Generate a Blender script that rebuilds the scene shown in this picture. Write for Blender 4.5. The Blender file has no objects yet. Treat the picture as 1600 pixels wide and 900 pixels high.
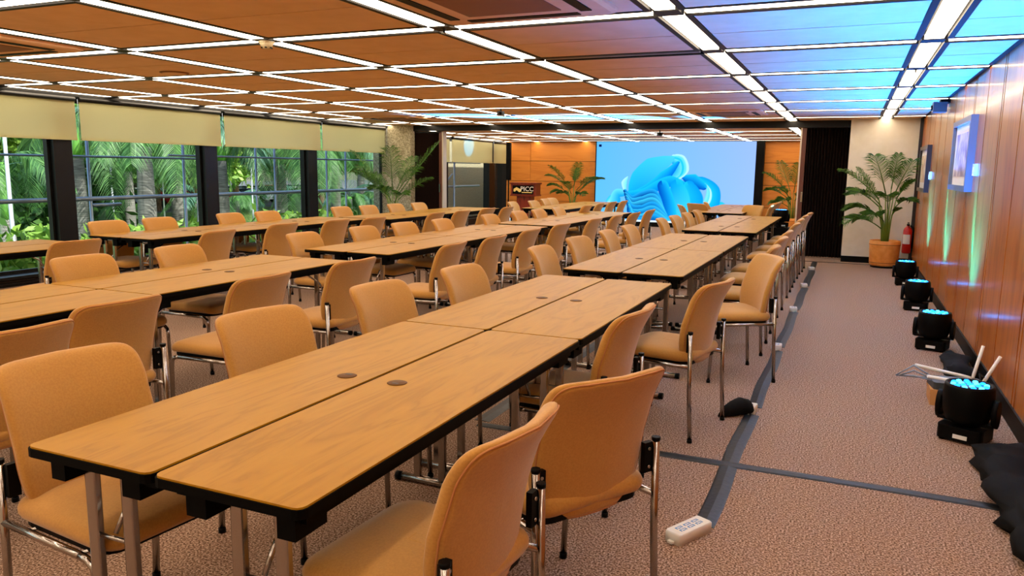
import bpy, math, random
import numpy as np
from mathutils import Vector, Matrix
random.seed(7); rng = np.random.default_rng(7)
scene = bpy.context.scene
COL = scene.collection
R = math.radians

# ------------------------------------------------------------------ camera
CAM_F, CAM_YAW, CAM_PITCH, CAM_ROLL, CAM_H = 1197.11, -.4132, .1544, .0127, 1.45
def camera():
    cy, sy, cp, sp = math.cos(CAM_YAW), math.sin(CAM_YAW), math.cos(CAM_PITCH), math.sin(CAM_PITCH)
    f = Vector((sy*cp, cy*cp, -sp)); r = Vector((cy, -sy, 0)); u = r.cross(f)
    cr, sr = math.cos(CAM_ROLL), math.sin(CAM_ROLL)
    r2 = cr*r + sr*u; u2 = -sr*r + cr*u
    m = Matrix((r2, u2, -f)).transposed().to_4x4()
    m.translation = (0, 0, CAM_H)
    c = bpy.data.cameras.new('camera'); c.sensor_width = 36; c.lens = CAM_F*36/1600
    c.clip_start = .05; c.clip_end = 400
    o = bpy.data.objects.new('camera', c); COL.objects.link(o); o.matrix_world = m
    scene.camera = o
camera()

# ------------------------------------------------------------------ world, sun, exposure
SKY_STRENGTH, SUN_STRENGTH, STRIP_POWER = .27, 5.5, 8.6
w = bpy.data.worlds.new('sky'); scene.world = w; w.use_nodes = True
nt = w.node_tree; nt.nodes.clear()
sk = nt.nodes.new('ShaderNodeTexSky'); sk.sky_type = 'NISHITA'; sk.sun_disc = False
sk.sun_elevation = R(43); sk.sun_rotation = R(100); sk.air_density = 1.3; sk.dust_density = 2.0
bg = nt.nodes.new('ShaderNodeBackground'); bg.inputs['Strength'].default_value = SKY_STRENGTH
ou = nt.nodes.new('ShaderNodeOutputWorld')
nt.links.new(sk.outputs[0], bg.inputs[0]); nt.links.new(bg.outputs[0], ou.inputs[0])
sl = bpy.data.lights.new('sun_offscreen', 'SUN'); sl.energy = SUN_STRENGTH; sl.angle = R(1.0); sl.color = (1, .95, .86)
so = bpy.data.objects.new('sun_offscreen', sl); COL.objects.link(so)
so.rotation_euler = Vector((-.72, .12, -.68)).to_track_quat('-Z', 'Y').to_euler()   # from behind the building
vs = scene.view_settings
vs.view_transform = 'Standard'; vs.look = 'None'; vs.gamma = 1.0; vs.use_curve_mapping = False
vs.exposure = 0.5

# ------------------------------------------------------------------ materials
def lin(h):
    if isinstance(h, str):
        h = h.lstrip('#'); c = [int(h[i:i+2], 16)/255 for i in (0, 2, 4)]
    else: c = [v/255 for v in h]
    return tuple(v/12.92 if v <= .04045 else ((v+.055)/1.055)**2.4 for v in c) + (1.0,)
MATS = {}
def mat(name):
    m = bpy.data.materials.new(name); m.use_nodes = True; MATS[name] = m
    t = m.node_tree; b = t.nodes['Principled BSDF']
    return m, t, b
def N(t, kind, **kw):
    n = t.nodes.new(kind)
    for k, v in kw.items():
        if k in n.inputs: n.inputs[k].default_value = v
        else: setattr(n, k, v)
    return n
def plain(name, col, rough=.5, metal=0., spec=.5, emit=None, estr=0.):
    m, t, b = mat(name)
    b.inputs['Base Color'].default_value = lin(col); b.inputs['Roughness'].default_value = rough
    b.inputs['Metallic'].default_value = metal; b.inputs['Specular IOR Level'].default_value = spec
    if emit: b.inputs['Emission Color'].default_value = lin(emit); b.inputs['Emission Strength'].default_value = estr
    return m
def ramp(t, stops):
    r = t.nodes.new('ShaderNodeValToRGB'); e = r.color_ramp.elements
    while len(e) < len(stops): e.new(.5)
    for x, (p, c) in zip(e, stops): x.position = p; x.color = lin(c)
    return r
def noisy(name, c1, c2, scale=20, detail=4, rough=.8, lo=.35, hi=.65, bump=0., stretch=(1, 1, 1), coord='Object', spec=.5, rand=False, sheen=0., bdist=.01):
    m, t, b = mat(name)
    tc = N(t, 'ShaderNodeTexCoord'); mp = N(t, 'ShaderNodeMapping'); mp.inputs['Scale'].default_value = stretch
    t.links.new(tc.outputs[coord], mp.inputs[0])
    if rand:
        oi = N(t, 'ShaderNodeObjectInfo'); mu = N(t, 'ShaderNodeVectorMath', operation='SCALE')
        co = N(t, 'ShaderNodeCombineXYZ')
        for i in range(3): t.links.new(oi.outputs['Random'], co.inputs[i])
        t.links.new(co.outputs[0], mu.inputs[0]); mu.inputs['Scale'].default_value = 37.0
        t.links.new(mu.outputs[0], mp.inputs['Location'])
    no = N(t, 'ShaderNodeTexNoise', Scale=scale, Detail=detail); t.links.new(mp.outputs[0], no.inputs['Vector'])
    r = ramp(t, [(lo, c1), (hi, c2)]); t.links.new(no.outputs['Fac'], r.inputs[0]); t.links.new(r.outputs[0], b.inputs['Base Color'])
    b.inputs['Roughness'].default_value = rough; b.inputs['Specular IOR Level'].default_value = spec
    if sheen: b.inputs['Sheen Weight'].default_value = sheen
    if bump:
        bp = N(t, 'ShaderNodeBump', Strength=bump, Distance=bdist); t.links.new(no.outputs['Fac'], bp.inputs['Height']); t.links.new(bp.outputs[0], b.inputs['Normal'])
    return m
def wood(name, c1, c2, c3, axis=1, scale=1.0, rough=.35, coat=0., rand=True):
    m, t, b = mat(name)
    tc = N(t, 'ShaderNodeTexCoord'); mp = N(t, 'ShaderNodeMapping'); s = [9*scale]*3; s[axis] = 1.1*scale; mp.inputs['Scale'].default_value = s
    t.links.new(tc.outputs['Object'], mp.inputs[0])
    if rand:
        oi = N(t, 'ShaderNodeObjectInfo'); co = N(t, 'ShaderNodeCombineXYZ'); mu = N(t, 'ShaderNodeVectorMath', operation='SCALE')
        for i in range(3): t.links.new(oi.outputs['Random'], co.inputs[i])
        t.links.new(co.outputs[0], mu.inputs[0]); mu.inputs['Scale'].default_value = 53.0; t.links.new(mu.outputs[0], mp.inputs['Location'])
    n1 = N(t, 'ShaderNodeTexNoise', Scale=1.0, Detail=5, Distortion=1.2); t.links.new(mp.outputs[0], n1.inputs['Vector'])
    wv = N(t, 'ShaderNodeMath', operation='MULTIPLY'); wv.inputs[1].default_value = 9.0; t.links.new(n1.outputs['Fac'], wv.inputs[0])
    fr = N(t, 'ShaderNodeMath', operation='PINGPONG'); fr.inputs[1].default_value = 1.0; t.links.new(wv.outputs[0], fr.inputs[0])
    r = ramp(t, [(0, c1), (.3, c2), (1, c3)]); t.links.new(fr.outputs[0], r.inputs[0]); t.links.new(r.outputs[0], b.inputs['Base Color'])
    b.inputs['Roughness'].default_value = rough
    if coat: b.inputs['Coat Weight'].default_value = coat; b.inputs['Coat Roughness'].default_value = .12
    return m
def leafy(name, c1, c2, trans=.35, rough=.5):
    m, t, b = mat(name)
    g = N(t, 'ShaderNodeNewGeometry'); r = ramp(t, [(0, c1), (1, c2)]); t.links.new(g.outputs['Random Per Island'], r.inputs[0])
    t.links.new(r.outputs[0], b.inputs['Base Color']); b.inputs['Roughness'].default_value = rough
    tr = N(t, 'ShaderNodeBsdfTranslucent'); t.links.new(r.outputs[0], tr.inputs[0])
    mx = N(t, 'ShaderNodeMixShader'); mx.inputs[0].default_value = trans
    o = t.nodes['Material Output']; t.links.new(b.outputs[0], mx.inputs[1]); t.links.new(tr.outputs[0], mx.inputs[2]); t.links.new(mx.outputs[0], o.inputs[0])
    return m
def emitter(name, col, strength):
    m, t, b = mat(name); t.nodes.remove(b); e = N(t, 'ShaderNodeEmission', Strength=strength); e.inputs[0].default_value = lin(col)
    t.links.new(e.outputs[0], t.nodes['Material Output'].inputs[0]); return m

fabric = noisy('tan_fabric', '#BA8638', '#B07C32', 160, 3, .85, bump=.15, sheen=.25, rand=True, bdist=.002)
piping_m = plain('fabric_piping', '#B07440', .8)
chrome = plain('chrome', '#A8A29E', .17, 1.0)
black = plain('black_plastic', '#040405', .5, spec=.1)
edge_black = plain('black_table_edge', '#030303', .6, spec=.06)
laminate = wood('oak_laminate', '#98690F', '#A27214', '#A87818', axis=1, scale=1.0, rough=.38)
laminate.node_tree.nodes['Principled BSDF'].inputs['Specular IOR Level'].default_value = .12
grommet_m = plain('grommet_brown', '#5C3A14', .55, spec=.15); grommet_d = plain('grommet_dark', '#2A1608', .5)
panel_ceil = noisy('ceiling_panel_paint', '#EFC79A', '#E8BF90', 6, 2, .75, rand=True)
trim_dark = plain('ceiling_trim_dark', '#0C0807', .5, spec=.2)
void_black = plain('ceiling_void', '#15100D', .8)
strip_on = emitter('light_strip_lit', (255, 233, 203), STRIP_POWER)
strip_off = plain('light_strip_unlit', '#5A4A42', .4)
wall_wood = wood('teak_wall_panel', '#9A5014', '#B0601A', '#BA6C22', axis=2, scale=.5, rough=.3, coat=.24)
back_wood = wood('orange_wall_panel', '#CE7C26', '#D6842A', '#DA8A30', axis=0, scale=.5, rough=.5)
cream = noisy('cream_plaster', '#E2DAC8', '#DCD4C0', 8, 2, .8)
concrete = noisy('pebbled_concrete', '#8E8468', '#BCB294', 45, 6, .95, .42, .58, bump=.7, bdist=.02)
bronze = plain('dark_bronze', '#0A0A09', .4, spec=.25)
blind_m, t_, b_ = mat('blind_fabric'); b_.inputs['Base Color'].default_value = lin('#CECB9A'); b_.inputs['Roughness'].default_value = .9
tr_ = N(t_, 'ShaderNodeBsdfTranslucent'); tr_.inputs[0].default_value = lin('#E0D6A0'); mx_ = N(t_, 'ShaderNodeMixShader'); mx_.inputs[0].default_value = .3
t_.links.new(b_.outputs[0], mx_.inputs[1]); t_.links.new(tr_.outputs[0], mx_.inputs[2]); t_.links.new(mx_.outputs[0], t_.nodes['Material Output'].inputs[0])
glass, t_, b_ = mat('window_glass'); t_.nodes.remove(b_)
tp = N(t_, 'ShaderNodeBsdfTransparent'); tp.inputs[0].default_value = (.9, .96, .94, 1); gl = N(t_, 'ShaderNodeBsdfGlossy', Roughness=.02); mx_ = N(t_, 'ShaderNodeMixShader'); fz = N(t_, 'ShaderNodeFresnel', IOR=1.15)
t_.links.new(fz.outputs[0], mx_.inputs[0]); t_.links.new(tp.outputs[0], mx_.inputs[1]); t_.links.new(gl.outputs[0], mx_.inputs[2]); t_.links.new(mx_.outputs[0], t_.nodes['Material Output'].inputs[0])
partition_m = noisy('partition_brown', '#1C0F0A', '#2B1710', 30, 3, .5)
jamb_w = plain('jamb_aluminium', '#CDBFA8', .4, .3); jamb_b = plain('jamb_brown', '#5A2A14', .4)
tape_m = noisy('gaffer_tape', '#0F1216', '#181C20', 40, 4, .5, bump=.3, bdist=.004)
white_pl = plain('white_plastic', '#E6E6E2', .35); cream_pl = plain('ivory_plastic', '#D9CFAE', .4)
blue_print = plain('blue_print', '#3E8FD0', .5)
cloth_black = noisy('black_cloth', '#040405', '#0A0B0D', 12, 4, .8, spec=.15)
steel = plain('steel_pipe', '#8E9BB0', .35, .6)
pole_w = plain('white_pole', '#A8AEB6', .5)
leaf_in = leafy('potted_palm_leaf', '#1F4A14', '#5E8C2E'); stem_in = plain('potted_palm_stem', '#6E8A2C', .5)
soil = noisy('potting_soil', '#21140b', '#3a2616', 50, 4, .95)
pot_m = noisy('terracotta_pot', '#E08A34', '#EE9C48', 14, 4, .55); pot_r = plain('terracotta_rim', '#9A531C', .6)
mahog = wood('mahogany', '#5A1A0C', '#7A2614', '#86301A', axis=2, scale=.8, rough=.3)
gold = plain('gold_sign', '#F0D27A', .4); signw = plain('sign_white', '#F2EEE6', .5)
red_m = plain('extinguisher_red', '#C21A12', .3); paper = plain('paper_label', '#E9E4D6', .7)
frame_dk = plain('frame_dark', '#2A1E18', .3); frame_bl = plain('frame_silver', '#77808C', .3, .5)
matboard = plain('mat_board', '#E6E2DE', .8); cardboard = plain('cardboard', '#C79258', .8)
dev_gray = plain('device_grey', '#3C4248', .45); cable_g = plain('cable_grey', '#8795A6', .5)
led_blue = emitter('led_blue', (20, 110, 255), 6.0); led_cyan = emitter('led_cyan', (60, 190, 255), 5.0)

# ------------------------------------------------------------------ mesh builder
class MB:
    def __init__(s): s.v = []; s.f = []; s.sm = []
    def add(s, vs, fs, smooth=False):
        o = len(s.v); s.v += [tuple(p) for p in vs]; s.f += [tuple(i+o for i in f) for f in fs]; s.sm += [smooth]*len(fs); return s
    def box(s, x0, x1, y0, y1, z0, z1):
        return s.add([(x0,y0,z0),(x1,y0,z0),(x1,y1,z0),(x0,y1,z0),(x0,y0,z1),(x1,y0,z1),(x1,y1,z1),(x0,y1,z1)],
                     [(0,3,2,1),(4,5,6,7),(0,1,5,4),(1,2,6,5),(2,3,7,6),(3,0,4,7)])
    def cbox(s, c, d): return s.box(c[0]-d[0]/2, c[0]+d[0]/2, c[1]-d[1]/2, c[1]+d[1]/2, c[2]-d[2]/2, c[2]+d[2]/2)
    def rings(s, rs, cap0=True, cap1=True, smooth=True):
        n = len(rs[0]); o = len(s.v); s.v += [tuple(p) for r in rs for p in r]
        for k in range(len(rs)-1):
            for i in range(n):
                j = (i+1) % n; s.f.append((o+k*n+i, o+k*n+j, o+(k+1)*n+j, o+(k+1)*n+i)); s.sm.append(smooth)
        if cap0: s.f.append(tuple(o+i for i in reversed(range(n)))); s.sm.append(False)
        if cap1: s.f.append(tuple(o+(len(rs)-1)*n+i for i in range(n))); s.sm.append(False)
        return s
    def tube(s, pts, r, n=8, closed=False, flat=1.0):
        pts = [Vector(p) for p in pts]; m = len(pts); rs = []
        rr = r if hasattr(r, '__len__') else [r]*m
        up = None
        for i in range(m):
            if closed: d = pts[(i+1) % m]-pts[i-1]
            else: d = pts[min(i+1, m-1)]-pts[max(i-1, 0)]
            d.normalize()
            if up is None:
                a = Vector((0,0,1)) if abs(d.z) < .9 else Vector((1,0,0)); up = (a-d*a.dot(d)).normalized()
            else: up = (up-d*up.dot(d)).normalized()
            sd = d.cross(up)
            rs.append([pts[i]+(up*math.cos(2*math.pi*k/n)*flat+sd*math.sin(2*math.pi*k/n))*rr[i] for k in range(n)])
        if closed: rs.append(rs[0])
        return s.rings(rs, not closed, not closed)
    def cyl(s, a, b, r, n=12): return s.tube([a, b], r, n)
    def lathe(s, prof, c=(0,0,0), n=24, cap=True):
        return s.rings([[(c[0]+r*math.cos(2*math.pi*k/n), c[1]+r*math.sin(2*math.pi*k/n), c[2]+z) for k in range(n)] for r, z in prof], cap, cap)
    def prism(s, poly, z0, z1):   # xy polygon, counter-clockwise
        n = len(poly); s.add([(x,y,z0) for x,y in poly]+[(x,y,z1) for x,y in poly], [tuple(reversed(range(n))), tuple(range(n, 2*n))]+[(i,(i+1)%n,n+(i+1)%n,n+i) for i in range(n)]); return s
    def xform(s, M): s.v = [tuple(M @ Vector(p)) for p in s.v]; return s
    def mesh(s, name, m):
        me = bpy.data.meshes.new(name); me.from_pydata(s.v, [], s.f); me.polygons.foreach_set('use_smooth', s.sm)
        if m: me.materials.append(m)
        me.update(); return me
    def build(s, name, m, parent=None, loc=(0,0,0), rz=0.):
        return put(name, s.mesh(name, m), parent, loc, rz)
def put(name, me, parent=None, loc=(0,0,0), rz=0.):
    o = bpy.data.objects.new(name, me); COL.objects.link(o); o.location = loc; o.rotation_euler = (0, 0, rz)
    if parent: o.parent = parent
    return o
def tag(o, label=None, cat=None, group=None, kind=None):
    if label: o['label'] = label
    if cat: o['category'] = cat
    if group: o['group'] = group
    if kind: o['kind'] = kind
    return o
def empty(name, loc=(0,0,0), rz=0., label=None, cat=None, group=None, kind=None):
    o = bpy.data.objects.new(name, None); COL.objects.link(o); o.location = loc; o.rotation_euler = (0, 0, rz); o.empty_display_size = .1
    return tag(o, label, cat, group, kind)
def copy_tree(o, parent=None):
    c = o.copy(); COL.objects.link(c)
    if parent: c.parent = parent
    for ch in list(o.children):
        if ch.type != 'LIGHT': copy_tree(ch, c)      # each lamp gets its own beams
    return c
def struct(name, mb, m, parent=None):
    o = mb.build(name, m, parent)
    if not parent: o['kind'] = 'structure'
    return o
def rrect(w, d, r, n=5):
    p = []
    for cx, cy, a in ((w/2-r, d/2-r, 0), (-w/2+r, d/2-r, 90), (-w/2+r, -d/2+r, 180), (w/2-r, -d/2+r, 270)):
        for k in range(n+1):
            t = R(a+90*k/n); p.append((cx+r*math.cos(t), cy+r*math.sin(t)))
    return p
def text_mesh(txt, size, m, extr=.001):
    cu = bpy.data.curves.new('lettering', 'FONT'); cu.body = txt; cu.size = size; cu.extrude = extr; cu.align_x = 'CENTER'; cu.align_y = 'CENTER'; cu.resolution_u = 3
    o = bpy.data.objects.new('lettering', cu); COL.objects.link(o); bpy.context.view_layer.update()
    me = bpy.data.meshes.new_from_object(o.evaluated_get(bpy.context.evaluated_depsgraph_get()))
    bpy.data.objects.remove(o); me.materials.clear(); me.materials.append(m); return me

# ------------------------------------------------------------------ shell of the hall
XR, XW, YB, YS, YF, ZC, ZC2 = .95, -9.0, -2.6, 14.05, 20.0, 2.31, 2.2
m, t, b = mat('carpet')
tc = N(t, 'ShaderNodeTexCoord'); n1 = N(t, 'ShaderNodeTexNoise', Scale=130, Detail=4)
t.links.new(tc.outputs['Object'], n1.inputs['Vector'])
r1 = ramp(t, [(.36, '#503C2C'), (.5, '#947560'), (.64, '#CCB09C')]); t.links.new(n1.outputs['Fac'], r1.inputs[0])
t.links.new(r1.outputs[0], b.inputs['Base Color'])
b.inputs['Roughness'].default_value = .95; b.inputs['Specular IOR Level'].default_value = .15
bp = N(t, 'ShaderNodeBump', Strength=.2, Distance=.005); t.links.new(n1.outputs['Fac'], bp.inputs['Height']); t.links.new(bp.outputs[0], b.inputs['Normal'])
carpet = m
struct('floor', MB().box(XW-.35, XR+.2, YB-.2, YF+.2, -.25, 0), carpet)
struct('trim_1', MB().box(-8.4, XR, 13.46, 13.5, 0, .006), plain('floor_strip', '#3A2A22', .5))

# ceiling: dark void slab, then each panel, trim frame and light strip a piece of its own
ceil = struct('ceiling', MB().box(XW-.35, XR+.2, YB-.2, YS, ZC+.05, ZC+.35), void_black)
ceil2 = struct('ceiling_stage', MB().box(XW-.35, XR+.2, YS, YF+.2, ZC2+.05, ZC+.35), void_black)
SX = [.41-1.408*i for i in range(7)]+[-8.92]     # light lines running with the hall
SY = [4.38+1.475*j for j in range(-4, 7)]        # light lines running across it
G = .075                                          # half the channel between two panels
CAM_INV = scene.camera.matrix_world.inverted()
def strip_name(p, q):
    for k in range(13):
        v = CAM_INV @ Vector(p).lerp(Vector(q), k/12)
        if v.z < -.05 and abs(v.x/-v.z)*CAM_F < 815 and abs(v.y/-v.z)*CAM_F < 465: return 'light_strip'
    return 'light_strip_offscreen'
def ceiling_field(par, xs, ys, z, off):
    cache = {}
    def bxm(nm, key, mk, m):
        if key not in cache: cache[key] = mk().mesh(nm, m)
        return cache[key]
    for i in range(len(xs)-1):
        for j in range(len(ys)-1):
            x0, x1, y0, y1 = xs[i]+G, xs[i+1]-G, ys[j]+G, ys[j+1]-G
            if i == 0: x0 = xs[0]
            if i == len(xs)-2: x1 = xs[-1]
            if j == 0: y0 = ys[0]
            if j == len(ys)-2: y1 = ys[-1]
            W, D = round(x1-x0, 3), round(y1-y0, 3)
            if W < .1 or D < .1: continue
            tr = .036
            def frame():
                f = MB(); f.box(0, W, 0, tr, -.004, .05); f.box(0, W, D-tr, D, -.004, .05); f.box(0, tr, tr, D-tr, -.004, .05); f.box(W-tr, W, tr, D-tr, -.004, .05); return f
            put('panel_trim', bxm('panel_trim', ('t', W, D), frame, trim_dark), par, (x0, y0, z))
            pd = (D-2*tr)/2-.008
            for k in range(2):
                put('ceiling_panel', bxm('ceiling_panel', ('p', W, D), lambda: MB().box(.003, W-2*tr-.003, 0, pd, 0, .02), panel_ceil), par, (x0+tr, y0+tr+k*(pd+.016), z))
            if i > 0:    # strip on the left line of this cell, running along y
                put(strip_name((xs[i], y0, z), (xs[i], y1, z)), bxm('light_strip', ('sy', D), lambda: MB().box(-.055, .055, .02, D-.02, 0, .02), strip_on), par, (xs[i], y0, z-.001))
            if j > 0:
                mm_ = strip_off if (i, j) in off else strip_on
                put(strip_name((x0, ys[j], z), (x1, ys[j], z)), bxm('light_strip', ('sx', W, (i, j) in off), lambda: MB().box(.02, W-.02, -.036, .036, 0, .02), mm_), par, (x0, ys[j], z-.001))
            if i > 0 and j > 0:
                put('grid_node', bxm('grid_node', 'n', lambda: MB().box(-.07, .07, -.07, .07, 0, .03), trim_dark), par, (xs[i], ys[j], z-.003))
xs = sorted(SX)
xs = [XW+.02]+xs+[XR]
ys = [YB]+SY+[YS]
iu = xs.index(SX[2]); ju = ys.index(SY[5])
ceiling_field(ceil, xs, ys, ZC, {(iu, ju)})
ceiling_field(ceil2, xs, [YS+.02]+[15.2+1.475*k for k in range(4)]+[YF], ZC2, set())
struct('trim_2', MB().box(XW, XR, YS-.03, YS+.02, ZC2-.002, ZC+.04), bronze)          # dark step of the partition track

# right wall: teak panels
wr = struct('wall_right', MB().box(XR+.012, XR+.2, YB-.2, YF+.2, -.25, ZC+.35), void_black)
edges = []
y = SY[0]-1.475*1; 
while y < 13.8: edges.append(y); y += 1.475
pm = {}
def wpanel(y0, y1, nm='wall_panel'):
    D = round(y1-y0-.026, 3)
    if (nm, D) not in pm: pm[(nm, D)] = MB().box(-.004, .03, 0, D, .1, ZC-.004).mesh(nm, wall_wood)
    put(nm, pm[(nm, D)], wr, (XR, y0+.013, 0))
for e in edges:
    wpanel(e, e+.70); wpanel(e+.70, e+.775, 'wall_batten'); wpanel(e+.775, e+1.475)
struct('baseboard_right', MB().box(XR-.012, XR+.02, YB, 13.75, 0, .1).box(XR-.016, XR+.02, YB, 13.75, .1, .118), black)
struct('trim_3', MB().box(XR-.05, XR+.01, 13.7, 13.76, 0, ZC), plain('corner_dark', '#1A100B', .4))
# white wall beside the partition
struct('wall_front', MB().box(-.09, XR+.1, 13.75, 14.6, 0, ZC+.1), cream)
struct('baseboard_front', MB().box(-.09, XR-.03, 13.735, 13.76, 0, .1), black)
# rear wall behind the camera
struct('wall_rear', MB().box(XW-.35, XR+.2, YB-.2, YB, -.25, ZC+.35), cream)
# far wall with orange panels
wf = struct('wall_far', MB().box(XW-.35, XR+.2, YF+.01, YF+.2, -.25, ZC+.35), void_black)
for (x0, x1) in ((-8.98, -8.25), (-8.25, -6.35), (-6.35, -4.4), (-4.4, -2.4), (-2.4, -1.2), (-1.2, .94)):
    for z0, z1 in ((0, .57), (.57, 1.12), (1.12, 1.67), (1.67, 2.2)):
        MB().box(x0+.004, x1-.004, YF-.01, YF+.02, z0+.006, z1-.006).build('wall_panel', back_wood, wf)

# ------------------------------------------------------------------ window side
COLS = [1.65, 4.07, 6.49, 8.92, 11.36]
sill = struct('baseboard_left', MB().box(XW-.2, XW+.02, YB, 13.9, 0, .1).box(XW-.2, XW+.12, YB, 13.9, .1, .13), bronze)
for zz in (.03, .06): MB().box(XW+.02, XW+.03, YB, 13.9, zz, zz+.012).build('grille_slat', plain('grille%d' % int(zz*100), '#2A2622', .4, .5), sill)
struct('trim_4', MB().box(XW-.3, XW+.02, YB, 14.0, 2.27, ZC+.06), bronze)
for k, c in enumerate(COLS):
    wcol = MB().box(XW-.22, XW-.03, c, c+.25, 0, 2.3); o = struct('trim_%d' % (10+k), wcol, bronze)
ww = [YB]+[c+.125 for c in COLS]+[13.85]
for k in range(len(ww)-1):
    y0, y1 = ww[k]+(.13 if k else 0), ww[k+1]-(.13 if k < len(ww)-2 else 0)
    o = struct('window_%d' % (k+1), MB().box(XW-.15, XW-.1, y0, y1, .13, .17).box(XW-.15, XW-.1, y0, y1, 2.2, 2.27).box(XW-.15, XW-.1, y0, y0+.03, .17, 2.2).box(XW-.15, XW-.1, y1-.03, y1, .17, 2.2), bronze)
    MB().add([(XW-.125, y0+.02, .15), (XW-.125, y1-.02, .15), (XW-.125, y1-.02, 2.22), (XW-.125, y0+.02, 2.22)], [(0, 1, 2, 3)]).build('pane', glass, o)
def blind(y0, y1, zb, zt, label, x=XW+.03):
    r = empty('roller_blind', (x, (y0+y1)/2, zb), 0, label, 'blind', 'roller blinds over the windows')
    L = (y1-y0)/2
    f = MB(); ny, nz = 24, 8; vs = []; fs = []
    for s in range(ny+1):
        for q in range(nz+1):
            yy = -L+2*L*s/ny; zz = .02+(zt-zb-.02)*q/nz
            vs.append((.004*math.sin(yy*5+1)*(1-q/nz)+.003*math.sin(yy*11), yy, zz))
    for s in range(ny):
        for q in range(nz): a = s*(nz+1)+q; fs.append((a, a+nz+1, a+nz+2, a+1))
    f.add(vs, fs, True); f.build('blind_fabric', blind_m, r)
    MB().box(-.01, .01, -L, L, 0, .03).build('bottom_bar', blind_m, r)
    MB().cyl((0, -L, zt-zb), (0, L, zt-zb), .03, 10).build('roller_tube', bronze, r)
    MB().tube([(.03, L+.02, zt-zb), (.03, L+.02, -.06)], .0028, 5).build('pull_chain', steel, r)
bl = [(4.35, 6.77), (6.83, 9.2), (9.28, 11.64), (11.7, 13.78)]
names = ['beige roller blind over the window farthest from the screen', 'beige roller blind over the window with the tall grey palm trunk', 'beige roller blind over the window with the curved green palm stem', 'beige roller blind beside the pebbled concrete pillar']
for (a, b2), n_ in zip(bl, names): blind(a, b2, 1.735, 2.24, n_)
blind(1.9, 4.29, 1.735, 2.24, 'beige roller blind at the window end away from the pillar')
# concrete pillar and folding partitions
struct('wall_pillar', MB().box(XW-.35, -8.43, 13.9, 14.35, 0, ZC), concrete)
def partition(x0, x1, y, ztop, label, jx):
    r = empty('folding_partition', ((x0+x1)/2, y, 0), 0, label, 'partition', 'folding partitions')
    n = 30; W = (x1-x0); f = MB(); P = []
    for k in range(n+1): P.append((-W/2+W*k/n, .05 if k % 2 else -.05))
    vs = [(px, py, .02) for px, py in P]+[(px, py, ztop) for px, py in P]
    f.add(vs, [(k, k+1, n+2+k, n+1+k) for k in range(n)])
    f.build('pleats', partition_m, r)
    MB().box(-W/2, W/2, .06, .12, .02, ztop).build('backing', partition_m, r)
    MB().box(-W/2, W/2, -.05, .1, ztop, ztop+.03).build('track', bronze, r)
    for k in range(2):
        xx = jx-(x0+x1)/2; s = 1 if xx > 0 else -1
        a, b3 = (xx-s*.02, xx+s*.05) if k == 0 else (xx+s*.05, xx+s*.075)
        MB().box(min(a, b3), max(a, b3), -.05, .1, 0, ztop+.02).build('lead_post' if k == 0 else 'edge_strip', (jamb_b, jamb_w)[k], r)
    MB().box(jx-(x0+x1)/2-.01, jx-(x0+x1)/2+.02, -.075, -.05, .95, 1.12).build('pull_handle', chrome, r)
partition(-.79, -.09, 14.12, 2.19, 'dark brown pleated partition folded beside the white wall', -.79)
partition(-8.43, -7.83, 14.12, 2.16, 'dark brown pleated partition folded beside the pebbled pillar', -7.83)
# windows of the stage end
w7 = struct('window_7', MB().box(XW-.15, XW-.1, 14.4, YF, .1, .2).box(XW-.15, XW-.1, 14.4, YF, 2.1, 2.2), bronze)
for (a, b2) in ((14.4, 16.1), (16.7, 18.9), (19.3, YF)):
    MB().add([(XW-.125, a, .15), (XW-.125, b2, .15), (XW-.125, b2, 2.15), (XW-.125, a, 2.15)], [(0, 1, 2, 3)]).build('pane', glass, w7)
for k, (a, b2) in enumerate(((16.3, 16.62), (18.95, 19.3))): struct('trim_%d' % (20+k), MB().box(XW-.2, XW-.02, a, b2, 0, 2.2), bronze)
struct('baseboard_stage', MB().box(XW-.2, XW+.03, 14.4, YF, 0, .16), bronze)
blind(14.45, 16.6, 1.59, 2.17, 'roller blind next to the folded partition in the stage bay')
blind(16.72, 19.02, 1.59, 2.17, 'wide roller blind catching blue light in the stage bay')
blind(19.1, 19.95, 1.59, 2.15, 'narrow roller blind at the far orange wall')
struct('wall_added_sun_block', MB().box(XW-.35, XR+.2, YF+.2, 27, -4, ZC+.35), concrete)  # unseen mass added past the far wall to keep sun off the outside wall
struct('wall_outside', MB().box(-10.9, -10.6, 17.35, 24, -4, 4), concrete)

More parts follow.
